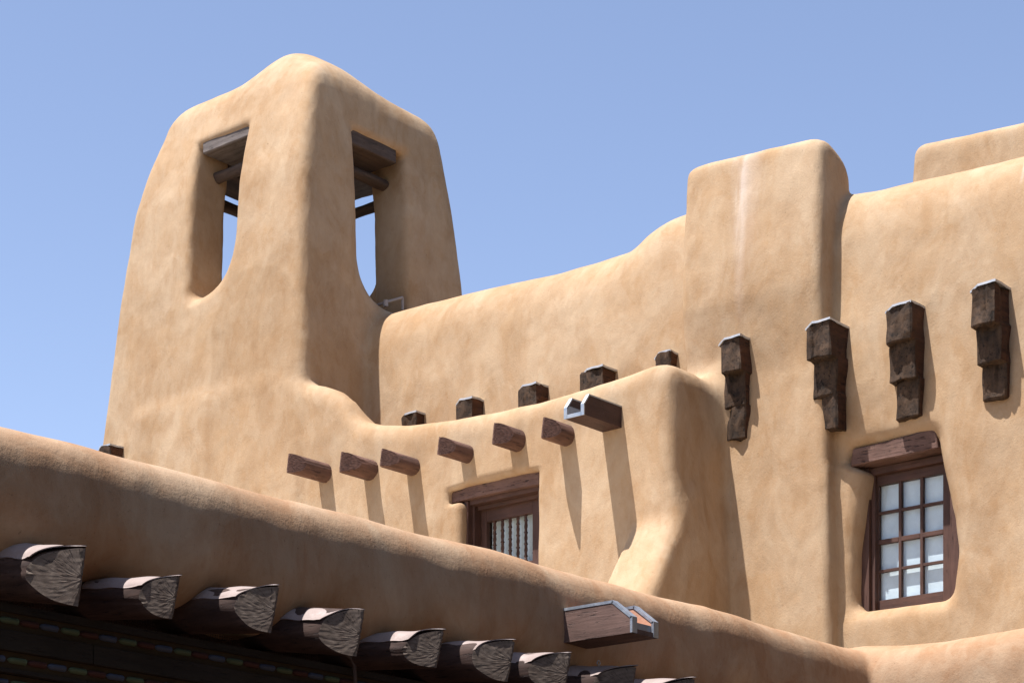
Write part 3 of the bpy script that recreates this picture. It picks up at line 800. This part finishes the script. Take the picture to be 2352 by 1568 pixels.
# ------------------------------------------------------------------ right window
def win_right():
    w = bpy.data.objects.new('window', None); COL.objects.link(w); WL[w.name] = Vector(wr(2090, 1400)); w.parent = hall; w.location = WL[w.name] - WL[hall.name]
    YL, YFm, YS, YG = 21.345, 21.52, 21.63, 21.66
    g = lambda u, Y: onY(u, 1200, Y)[0]
    gz = lambda u, v, Y: onY(u, v, Y)[2]
    zb = gz(2095, 1384, YS); ztop = gz(2095, 1052, YL)
    # lintel
    x0 = g(1952, YL); x1 = g(2154, YL); z0 = gz(2040, 1054, YL); z1 = gz(2060, 1003, YL)
    v, f = subdiv_hexa([(x0, YL, z0), (x1, YL, z0 + .01), (x1 + .05, 21.72, z0), (x0, 21.72, z0), (x0 + .03, YL, z1 - .03), (x1 - .03, YL, z1 + .01), (x1, 21.72, z1), (x0, 21.72, z1)], 9, .022, 3, 3)
    mk('lintel', v, f, M['lintel'], w)
    # frame boards
    m = MB()
    fx0 = g(1946, YFm); fx1 = g(1996, YFm); rx0 = g(2180, YFm); rx1 = g(2230, YFm)
    m.box(fx0, fx1, YFm, 21.85, zb - .1, z0 + .0, 0, .008); m.box(rx0, rx1, YFm + .02, 21.85, zb - .1, z0, 0, .008)
    m.box(fx1 + .002, fx1 + .05, YFm + .05, 21.85, zb - .1, z0 - .08, 0, .004)
    m.box(fx1 - .01, rx0 + .01, YFm + .03, 21.85, z0 - .085, z0 - .004, 1, .004)
    m.box(fx1 - .02, rx0 + .02, YS - .01, 21.85, z0 - .19, z0 - .088, 1, .004)
    m.build('frame', [M['frame'], M['framex']], w)
    # sash
    s = MB()
    sx0 = g(2007, YS); gx0 = g(2021, YG); gx1 = g(2169, YG); sx1 = g(2186, YS)
    zt = gz(2095, 1082, YS); zgt = gz(2022, 1112.5, YG); zgb = gz(2022, 1379.5, YG)
    s.box(sx0, gx0, YS, YS + .06, zb - .04, zt, 0, .004); s.box(gx1, sx1, YS, YS + .06, zb - .04, zt, 0, .004)
    s.box(gx0 + .001, gx1 - .001, YS + .002, YS + .06, zb - .04, zgb, 1, .004)
    s.box(gx0 + .001, gx1 - .001, YS + .002, YS + .06, zgt, zt, 1, .004)
    H = zgt - zgb; W = gx1 - gx0
    for k in (1, 2):
        c = gx0 + W * k / 3; s.box(c - .018, c + .018, YS + .004, YS + .055, zgb + .001, zgt - .001, 0, .004)
    for k in (1, 2, 3):
        c = zgb + H * k / 4; hh = .026 if k == 2 else .016
        for q in range(3):
            a = gx0 + W * q / 3 + (.019 if q else .002); e = gx0 + W * (q + 1) / 3 - (.019 if q < 2 else .002)
            s.box(a, e, YS + (.0 if k == 2 else .006), YS + .05, c - hh, c + hh, 1, .003)
    s.build('sash', [M['frame'], M['framex']], w)
    p = MB(); p.box(gx0, gx1, YS + .030, YS + .034, zgb, zgt); p.build('glass', M['glass'], w)
    p = MB(); p.box(gx0 - .02, gx1 + .02, YS + .075, YS + .085, zgb - .02, zgt + .02); p.build('shade', M['shade'], w)
win_right()

# ------------------------------------------------------------------ barred window in the wing
def win_mid():
    w = bpy.data.objects.new('window', None); COL.objects.link(w); WL[w.name] = Vector(mw(1150, 1300)); w.parent = wing; w.location = WL[w.name] - WL[wing.name]
    g = lambda u, Y: onY(u, 1200, Y)[0]
    gz = lambda u, v, Y: onY(u, v, Y)[2]
    YL, YF, YS = 20.075, 20.12, 20.33
    x0 = g(1034, YL); x1 = g(1237.5, YL); z0 = gz(1137, 1133, YL); z1 = gz(1137, 1105, YL)
    V_, F_2 = [], []
    n = 16
    for i in range(n + 1):
        x = x0 + (x1 - x0) * i / n; arch = .035 * math.sin(math.pi * i / n); a2 = .012 * math.sin(math.pi * i / n)
        for (y, z) in ((YL, z0 + a2), (20.6, z0 + a2), (20.6, z1 + arch + .03), (YL, z1 + arch)): V_.append((x, y, z))
    for i in range(n):
        for k in range(4):
            a = i * 4 + k; c = i * 4 + (k + 1) % 4; F_2.append((a, c, c + 4, a + 4))
    F_2 += [(0, 3, 2, 1), (n * 4, n * 4 + 1, n * 4 + 2, n * 4 + 3)]
    mk('lintel', V_, F_2, M['lintel'], w)
    m = MB(); zb = 5.4
    fx0 = g(1066.5, YF); fx1 = g(1075, YF); rx = g(1241, YF)
    m.box(fx0, fx1, YF, 20.6, zb, z0 - .002, 0, .004)
    m.box(fx1 + .001, fx1 + .035, YF + .08, 20.6, zb, z0 - .05, 0, .004)
    m.box(rx - .05, rx - .002, YF + .02, 20.6, zb, z0 - .002, 0, .004)
    m.box(fx0 + .002, rx - .004, YF + .03, 20.6, z0 - .05, z0 + .015, 1, .004)
    m.box(fx1, rx - .05, YF + .14, 20.6, z0 - .10, z0 - .052, 1, .004)
    m.build('frame', [M['frame'], M['framex']], w)
    s = MB()
    sx0 = g(1094, YS); gx0 = g(1117.5, YS); gx1 = g(1223, YS); sx1 = g(1238, YS)
    zt = gz(1160, 1155, YS); zgt = gz(1160, 1189.5, YS); zgb = gz(1221, 1286, YS)
    s.box(sx0, gx0, YS, YS + .07, zb, zt + .03, 0, .005); s.box(gx1, sx1, YS, YS + .07, zb, zt + .03, 0, .005)
    s.box(gx0 + .001, gx1 - .001, YS + .002, YS + .07, zgt, zt + .03, 1, .005)
    s.box(gx0 + .001, gx1 - .001, YS + .002, YS + .07, zgb - .14, zgb, 1, .005)
    s.box(gx0 + .001, gx1 - .001, YS + .002, YS + .07, zb, zgb - .14, 1, .0)
    s.build('sash', [M['frame'], M['framex']], w)
    # turned spindles: square collars with twisted, swelling shafts between
    W = gx1 - gx0
    for k in range(5):
        uc = (1135.9, 1153.8, 1171.4, 1189.3, 1207.4)[k]; cx = g(uc, YS + .03); cy = YS + .035; ZZ = []
        Vs = []; Fs = []; zc = zgt; prof_ = []
        stp = 66
        for q in range(stp + 1):
            t = q / stp; z = zgt - (zgt - zgb) * t; ph = (t * 4.0 + .15 * k) % 1.0
            if ph < .12: r_ = .026; rot = 0
            else: e = (ph - .12) / .88; r_ = .017 + .009 * math.sin(math.pi * e); rot = math.pi / 4 * math.sin(math.pi * e) * 1.2
            for c in range(4):
                an = math.pi / 4 + c * math.pi / 2 + rot; Vs.append((cx + r_ * math.cos(an) * 1.0, cy + r_ * math.sin(an), z))
        for q in range(stp):
            for c in range(4):
                Fs.append((q * 4 + (c + 1) % 4, q * 4 + c, (q + 1) * 4 + c, (q + 1) * 4 + (c + 1) % 4))
        mk('spindle', Vs, Fs, M['frame'], w)
    p = MB(); p.box(gx0, gx1, YS + .085, YS + .089, zgb, zgt); p.build('glass', M['glass'], w)
    V_, F_2 = [], []; n = 90
    for i in range(n + 1):
        x = gx0 - .02 + (W + .04) * i / n; y = YS + .13 + .006 * math.sin(i * .55)
        V_ += [(x, y, zgb - .05), (x, y, zgt + .05), (x, y + .01, zgb - .05), (x, y + .01, zgt + .05)]
    for i in range(n):
        a = i * 4; F_2 += [(a, a + 4, a + 5, a + 1), (a + 2, a + 3, a + 7, a + 6)]
    mk('curtain', V_, F_2, M['curtain'], w, smooth=True)
win_mid()

# ------------------------------------------------------------------ rain spouts (canales)
def canale_mid():
    X1 = onY(1428, 945, 20.0)[0]; d = rdir(1341); t = X1 / d[0]; Yt = d[1] * t
    W = .285; X0 = X1 - W; zt = CAMZ + (HV - 926) / FL * t; zb = CAMZ + (HV - 951) / FL * t
    ch = .10; ztop = CAMZ + (HV - 904) / FL * (t + .05)
    o = bpy.data.objects.new('canale', None); COL.objects.link(o); WL[o.name] = Vector((X1 - W / 2, 20, zb)); o.parent = wing; o.location = WL[o.name] - WL[wing.name]
    th = .038
    def side(x0, x1, grow=0.0, m='planky', name='plank'):
        pr = [(20.3, zb), (Yt, zb), (Yt, zt), (Yt + ch, ztop), (20.3, ztop)]
        V = [(x0, y, z) for y, z in pr] + [(x1, y, z) for y, z in pr]; n = 5
        F = [tuple(range(n)), tuple(n + i for i in range(n))[::-1]] + [((i + 1) % n, i, n + i, n + (i + 1) % n) for i in range(n)]
        return V, F
    for (a, c) in ((X1 - th, X1), (X0, X0 + th)):
        V, F = side(a, c); mk('plank', V, F, M['planky'], o)
    m = MB(); m.box(X0 + th + .001, X1 - th - .001, Yt + .002, 20.3, zb, zb + .03); m.build('bottom_board', M['planky'], o)
    # metal edging + liner
    e = MB(); q = .004
    for (a, c) in ((X1 - th, X1), (X0, X0 + th)):
        a -= q; c += q
        path = [(Yt - q, zb - q), (Yt - q, zt), (Yt + ch - q, ztop + q * 1.5), (20.05, ztop + q * 1.5)]
        for (p0, p1) in zip(path[:-1], path[1:]):
            dy, dz = p1[0] - p0[0], p1[1] - p0[1]; L = math.hypot(dy, dz); ny, nz = dz / L, -dy / L
            if ny > 0 : ny, nz = -ny, -nz
            if abs(dz) < 1e-6: ny, nz = 0, 1
            w_ = .016
            e.hexa([(a, p0[0] - ny * w_, p0[1] - nz * w_), (a, p0[0], p0[1]), (c, p0[0], p0[1]), (c, p0[0] - ny * w_, p0[1] - nz * w_),
                    (a, p1[0] - ny * w_, p1[1] - nz * w_), (a, p1[0], p1[1]), (c, p1[0], p1[1]), (c, p1[0] - ny * w_, p1[1] - nz * w_)])
    e.box(X0 + th, X1 - th, Yt - q, Yt + .01, zb - q, zb + .038)
    e.build('metal_edging', M['galv'], o)
    l = MB(); l.box(X0 + th + .001, X0 + th + .004, Yt + .012, 20.2, zb + .031, ztop - .1); l.box(X1 - th - .004, X1 - th - .001, Yt + .012, 20.2, zb + .031, ztop - .1)
    l.box(X0 + th + .005, X1 - th - .005, Yt + .012, 20.2, zb + .031, zb + .034); l.build('liner', M['liner'], o)
canale_mid()

def canale_front():
    Yn = onX(1290, 1400, -10.75)[1]; d = rdir(1452); t = Yn / d[1]; XT = d[0] * t
    zb = CAMZ + (HV - 1451) / FL * t; ztp = CAMZ + (HV - 1379) / FL * (t + .13); zc = CAMZ + (HV - 1414) / FL * t
    W = .33; th = .055; ch = .19
    o = bpy.data.objects.new('canale', None); COL.objects.link(o); WL[o.name] = Vector((-10.9, Yn + W / 2, zb)); o.parent = portal; o.location = WL[o.name] - WL[portal.name]
    xb = -11.25
    for (a, c) in ((Yn, Yn + th), (Yn + W - th, Yn + W)):
        pr = [(xb, zb - .0), (XT, zb), (XT, zc), (XT - ch, ztp), (xb, ztp + .0)]
        V = [(x, a, z) for x, z in pr] + [(x, c, z) for x, z in pr]; n = 5
        F = [tuple(range(n)), tuple(n + i for i in range(n))[::-1]] + [((i + 1) % n, i, n + i, n + (i + 1) % n) for i in range(n)]
        mk('plank', V, F, M['plank'], o)
    m = MB(); m.box(xb, XT - .002, Yn + th + .001, Yn + W - th - .001, zb, zb + .035); m.build('bottom_board', M['plank'], o)
    e = MB(); q = .004; w_ = .022
    for (a, c) in ((Yn, Yn + th), (Yn + W - th, Yn + W)):
        a -= q; c += q
        path = [(XT + q, zb), (XT + q, zc), (XT - ch + q, ztp + q), (-10.93, ztp + q)]
        for (p0, p1) in zip(path[:-1], path[1:]):
            dx, dz = p1[0] - p0[0], p1[1] - p0[1]; L = math.hypot(dx, dz); nx, nz = dz / L, -dx / L
            if nx < 0: nx, nz = -nx, -nz
            if abs(dz) < 1e-3: nx, nz = 0, 1
            e.hexa([(p0[0] - nx * w_, a, p0[1] - nz * w_), (p0[0], a, p0[1]), (p0[0], c, p0[1]), (p0[0] - nx * w_, c, p0[1] - nz * w_),
                    (p1[0] - nx * w_, a, p1[1] - nz * w_), (p1[0], a, p1[1]), (p1[0], c, p1[1]), (p1[0] - nx * w_, c, p1[1] - nz * w_)])
    e.build('metal_edging', M['galv'], o)
    l = MB()
    for (a, c) in ((Yn + th + .001, Yn + th + .004), (Yn + W - th - .004, Yn + W - th - .001)):
        pr = [(xb, zb + .036), (XT - .02, zb + .036), (XT - .02, zc - .02), (XT - ch - .01, ztp - .03), (xb, ztp - .03)]
        V = [(x, a, z) for x, z in pr] + [(x, c, z) for x, z in pr]
        l.add(V, [tuple(range(5)), tuple(5 + i for i in range(5))[::-1]] + [((i + 1) % 5, i, 5 + i, 5 + (i + 1) % 5) for i in range(5)])
    l.box(xb, XT - .02, Yn + th + .005, Yn + W - th - .005, zb + .037, zb + .041)
    l.build('liner', M['copper'], o)
    g = MB(); g.box(XT - .03, XT - .022, Yn + th + .005, Yn + W - th - .005, zb + .042, zb + .09); g.build('end_lip', M['liner'], o)
canale_front()

# ------------------------------------------------------------------ painted beam under the portal parapet
def beam():
    m = MB(); xf = -11.02
    y0, y1 = 3.0, 18.05
    def zat(v, u=60): return onX(u, v, xf)[2]
    zA = onX(0, 1398, xf)[2]; zB = onX(0, 1437, xf)[2]; zC = onX(0, 1488, xf)[2]; zD = onX(0, 1528, xf)[2]; zE = onX(0, 1538, xf)[2]
    zF = zE - .10
    # flat boards
    for (a, c) in ((y0, 8.85), (8.858, y1)):
        m.box(xf - .30, xf, a, c, zC, zB - .012, 0, .004)
    m.box(xf - .30, xf - .02, y0, y1, zA, zA + .05, 0)
    m.box(xf - .30, xf - .035, y0, y1, zB - .010, zA - .002, 1)
    m.box(xf - .30, xf - .035, y0, y1, zD, zC - .002, 1)
    m.box(xf - .32, xf - .01, y0, y1, zD - .03, zD - .003, 0, .003)
    m.box(xf - .32, xf - .06, y0, y1, zF, zD - .034, 1)
    m.box(xf - .32, xf - .03, y0, y1, zF - .5, zF - .003, 0)
    def row(zc, hh, off, xs_, ymax):
        y = y0 + off; k = 0
        cols = [3, 4, 2]
        while y < ymax:
            L = .135; c = cols[k % 3]
            V = []; F = []; n = 7; nn = 10
            for i in range(nn + 1):
                t = i / nn; prof_ = min(1, math.sqrt(max(0, 1 - (1 - min(1, t / .35)) ** 2))) if t < .35 else 1.0
                for j in range(n):
                    an = math.pi * j / (n - 1)
                    V.append((xs_ + .026 * prof_ * math.sin(an), y + L * t, zc + hh * prof_ * math.cos(an)))
            for i in range(nn):
                for j in range(n - 1): F.append((i * n + j, (i + 1) * n + j, (i + 1) * n + j + 1, i * n + j + 1))
            F.append(tuple(nn * n + j for j in range(n)))
            m.add(V, F, c, True); y += .152 + (.012 if k % 3 == 2 else 0); k += 1
    row((zA + zB) / 2, .021, .0, xf - .036, 17.5)
    row((zC + zD) / 2, .021, .06, xf - .036, 17.5)
    row((zF + zD - .034) / 2, .017, .1, xf - .061, 17.5)
    m.build('painted_beam', [M['beam'], M['ochre'], M['blue'], M['green'], M['red']], portal, 'long carved beam with rows of blue, green and red lozenges')
    # wire mesh between beam and wall
    s = MB(); xw = -11.3; z0, z1 = zA + .052, 4.84; st = .022
    y = 7.5
    while y < 16.0:
        s.box(xw, xw + .0018, y, y + .0018, z0, z1); y += st
    z = z0
    while z < z1:
        s.box(xw + .002, xw + .0038, 7.5, 16.0, z, z + .0018); z += st
    s.build('wire_mesh', M['wire'], portal)
    c = MB(); c.box(-15.6, -11.3, 2.4, 18.1, 4.84, 4.87); c.build('ceiling', M['dark'], portal)
    c = MB(); c.box(-15.8, -15.4, 2.4, 18.1, -.1, 4.83); c.build('wall', M['plaster'], portal)
    c = MB(); c.box(-11.2, -11.16, 2.4, 18.1, zA + .3, 4.7) if False else None
    # conduit loop under the beam and the eye bolt on the shaded log
    def tubepath(P, r, name, mat, lab=None):
        P = [Vector(p) for p in P]; mm = MB(); n = 8; rings = []
        V = []; F = []
        for i, p in enumerate(P):
            d = (P[min(i + 1, len(P) - 1)] - P[max(i - 1, 0)]).normalized(); t = d.cross(Vector((1, .2, .1))).normalized(); bb = d.cross(t)
            for k in range(n):
                an = k * 2 * math.pi / n; V.append(p + (t * math.cos(an) + bb * math.sin(an)) * r)
        for i in range(len(P) - 1):
            for k in range(n): F.append((i * n + k, i * n + (k + 1) % n, (i + 1) * n + (k + 1) % n, (i + 1) * n + k))
        F += [tuple(range(n))[::-1], tuple((len(P) - 1) * n + k for k in range(n))]
        mk(name, V, F, mat, portal, lab, smooth=True)
    xq = -10.98
    P = [onX(u, v, xq) for u, v in ((760, 1494), (780, 1496), (797, 1502), (808, 1512), (814, 1526), (816, 1560), (816, 1600))]
    tubepath(P, .014, 'conduit', M['wire'])
    e = onX(1375, 1530, -10.6)
    P = [(e[0] + .0, e[1] + .018 * math.cos(a), e[2] + .03 + .018 * math.sin(a)) for a in np.linspace(-1.57, 4.7, 12)]
    tubepath([(e[0], e[1], e[2] - .03)] + P, .005, 'eye_bolt', M['galv'])
beam()

# ------------------------------------------------------------------ ground
def grid_plane(name, x0, x1, y0, y1, z, mat, kind):
    mk(name, [(x0, y0, z), (x1, y0, z), (x1, y1, z), (x0, y1, z)], [(0, 1, 2, 3)], mat, None, None, kind=kind)
M['ground'] = plain('asphalt_ground', (.055, .05, .047), .95)
M['pave'] = plain('brick_pavement', (.10, .055, .035), .95)
grid_plane('ground', -3000, 3000, -3000, 3000, 0.0, M['ground'], 'structure')
grid_plane('pavement', -15.3, -7, -40, 18.1, 0.004, M['pave'], 'structure')

# ------------------------------------------------------------------ unseen trees added across the street to shade the low wall from the sky
M['bark'] = wood('grey_brown_bark', (.14, .11, .08), (.07, .05, .04), 'z', .6, .9, .04)
M['leaf'] = plain('cottonwood_leaves', (.055, .085, .025), .8, .3)
def tree(x, y, h, rr, seed, label):
    t = thing('tree', label, 'tree', (x, y, 0), 'unseen trees added to shade the low wall')
    rs = np.random.RandomState(seed); V = []; F = []
    def limb(p, q, r0, r1):
        p = np.array(p); q = np.array(q); d = q - p; L = np.linalg.norm(d); d /= L
        s_ = np.cross(d, (0.3, .9, .2)); s_ /= np.linalg.norm(s_); u_ = np.cross(d, s_); n = len(V)
        for i in range(7):
            for k in range(8):
                an = k * math.pi / 4; ra = r0 + (r1 - r0) * i / 6
                V.append(p + d * L * i / 6 + (s_ * math.cos(an) + u_ * math.sin(an)) * ra + .06 * math.sin(i * 1.3 + seed) * s_)
        for i in range(6):
            for k in range(8): F.append((n + i * 8 + k, n + i * 8 + (k + 1) % 8, n + (i + 1) * 8 + (k + 1) % 8, n + (i + 1) * 8 + k))
    limb((x, y, -.1), (x + .3, y + .2, h * .45), .42, .28)
    cl = []
    for k in range(11):
        an = k * 2.4 + rs.rand(); e = (x + rr * .62 * math.cos(an), y + rr * .62 * math.sin(an), h * (.5 + .42 * rs.rand()))
        limb((x + .2, y + .15, h * (.25 + .018 * k)), e, .17, .05); cl.append(e)
    mk('trunk', V, F, M['bark'], t, smooth=True)
    n = 20000; c = np.array(cl)[rs.randint(0, len(cl), n)]; P = c + rs.randn(n, 3) * np.array([rr * .26, rr * .26, h * .075])
    a = rs.randn(n, 3); a /= np.linalg.norm(a, axis=1)[:, None]; bb = np.cross(a, rs.randn(n, 3)); bb /= np.linalg.norm(bb, axis=1)[:, None]
    sz = (.16 + .18 * rs.rand(n))[:, None]
    Q = np.stack([P - a * sz, P + bb * sz * .7, P + a * sz, P - bb * sz * .7], 1).reshape(-1, 3)
    mk('crown', Q, np.arange(4 * n).reshape(n, 4), M['leaf'], t)
tree(4.5, 13.5, 14, 4.6, 1, 'tall leafy unseen tree added for shade, the middle one of the row')
tree(6.5, 3.0, 13, 4.2, 2, 'tall leafy unseen tree added for shade, nearest the camera')
tree(4.4, 8.0, 12, 4.2, 7, 'shorter leafy unseen tree added for shade, between the nearest and the middle one')
tree(5.5, 22.5, 15, 5.0, 3, 'tall leafy unseen tree added for shade, second from the far end')
tree(5.0, 32, 15, 5.2, 4, 'tall leafy unseen tree added for shade, farthest from the camera')
tree(11.0, 9.0, 17, 5.5, 5, 'tallest leafy unseen tree added for shade, standing behind the row across the street')
tree(3.6, 17.8, 11, 3.6, 8, 'small leafy unseen tree added for shade, squeezed between two taller ones')
tree(12.0, 1.0, 18, 5.5, 9, 'broad leafy unseen tree added for shade at the back, behind the nearest one')
tree(10.0, 18.0, 17, 5.5, 6, 'broad leafy unseen tree added for shade behind the gap in the row across the street')

def added_opposite_block():  # building added out of view to block low sky from the low wall
    t = thing('adobe_building', 'unseen low adobe block with windows, added across the street to block low sky, behind the trees', 'building', (20, 14, 0))
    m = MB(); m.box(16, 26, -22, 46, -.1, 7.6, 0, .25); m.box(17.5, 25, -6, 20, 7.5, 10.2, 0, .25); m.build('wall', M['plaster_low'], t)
    for k in range(9):
        y = -18 + k * 7.2; w = MB(); w.box(15.93, 16.05, y, y + 2.4, .8, 3.0, 0, .02); w.box(15.90, 15.93, y + .12, y + 1.14, .92, 2.88, 1); w.box(15.90, 15.93, y + 1.26, y + 2.28, .92, 2.88, 1)
        w.build('window', [M['frame'], M['dark']], t)
added_opposite_block()

# ------------------------------------------------------------------ light and sky
sd = Vector((-.18, -.41, 1.13)).normalized()
L = bpy.data.lights.new('sun', 'SUN'); L.energy = 4.9; L.angle = math.radians(.53); L.color = (1.0, .965, .965)
lo = bpy.data.objects.new('sun', L); COL.objects.link(lo); lo.rotation_euler = (-sd).to_track_quat('-Z', 'Y').to_euler(); lo.location = (0, 0, 40)
W = bpy.data.worlds.new('World'); SC.world = W; W.use_nodes = True
nt = W.node_tree; bg = nt.nodes.get('Background') or nt.nodes.new('ShaderNodeBackground')
sky = nt.nodes.new('ShaderNodeTexSky'); sky.sky_type = 'NISHITA'; sky.sun_disc = False
sky.sun_elevation = math.asin(sd.z); sky.sun_rotation = math.atan2(sd.x, sd.y)
sky.altitude = 2100; sky.air_density = 1.0; sky.dust_density = 2.0; sky.ozone_density = 1.0
wb = mix(nt, 1.0, sky.outputs[0], (1.075, .945, .90), 'MULTIPLY')   # camera white balance of the sky
nt.links.new(wb, bg.inputs[0]); bg.inputs[1].default_value = .123

cam = bpy.data.cameras.new('camera'); co = bpy.data.objects.new('camera', cam); COL.objects.link(co)
cam.sensor_width = 36; cam.sensor_fit = 'HORIZONTAL'; cam.lens = 36 * FL / 2352
cam.shift_x = 0; cam.shift_y = (HV - 784) / 2352; cam.clip_end = 8000
co.location = (0, 0, CAMZ); co.rotation_euler = (math.pi / 2, 0, PSI)
SC.camera = co
SC.view_settings.view_transform = 'Standard'; SC.view_settings.look = 'None'; SC.view_settings.gamma = 1
SC.view_settings.exposure = 1.05
SC.cycles.max_bounces = 8; SC.cycles.diffuse_bounces = 5; SC.cycles.use_denoising = True
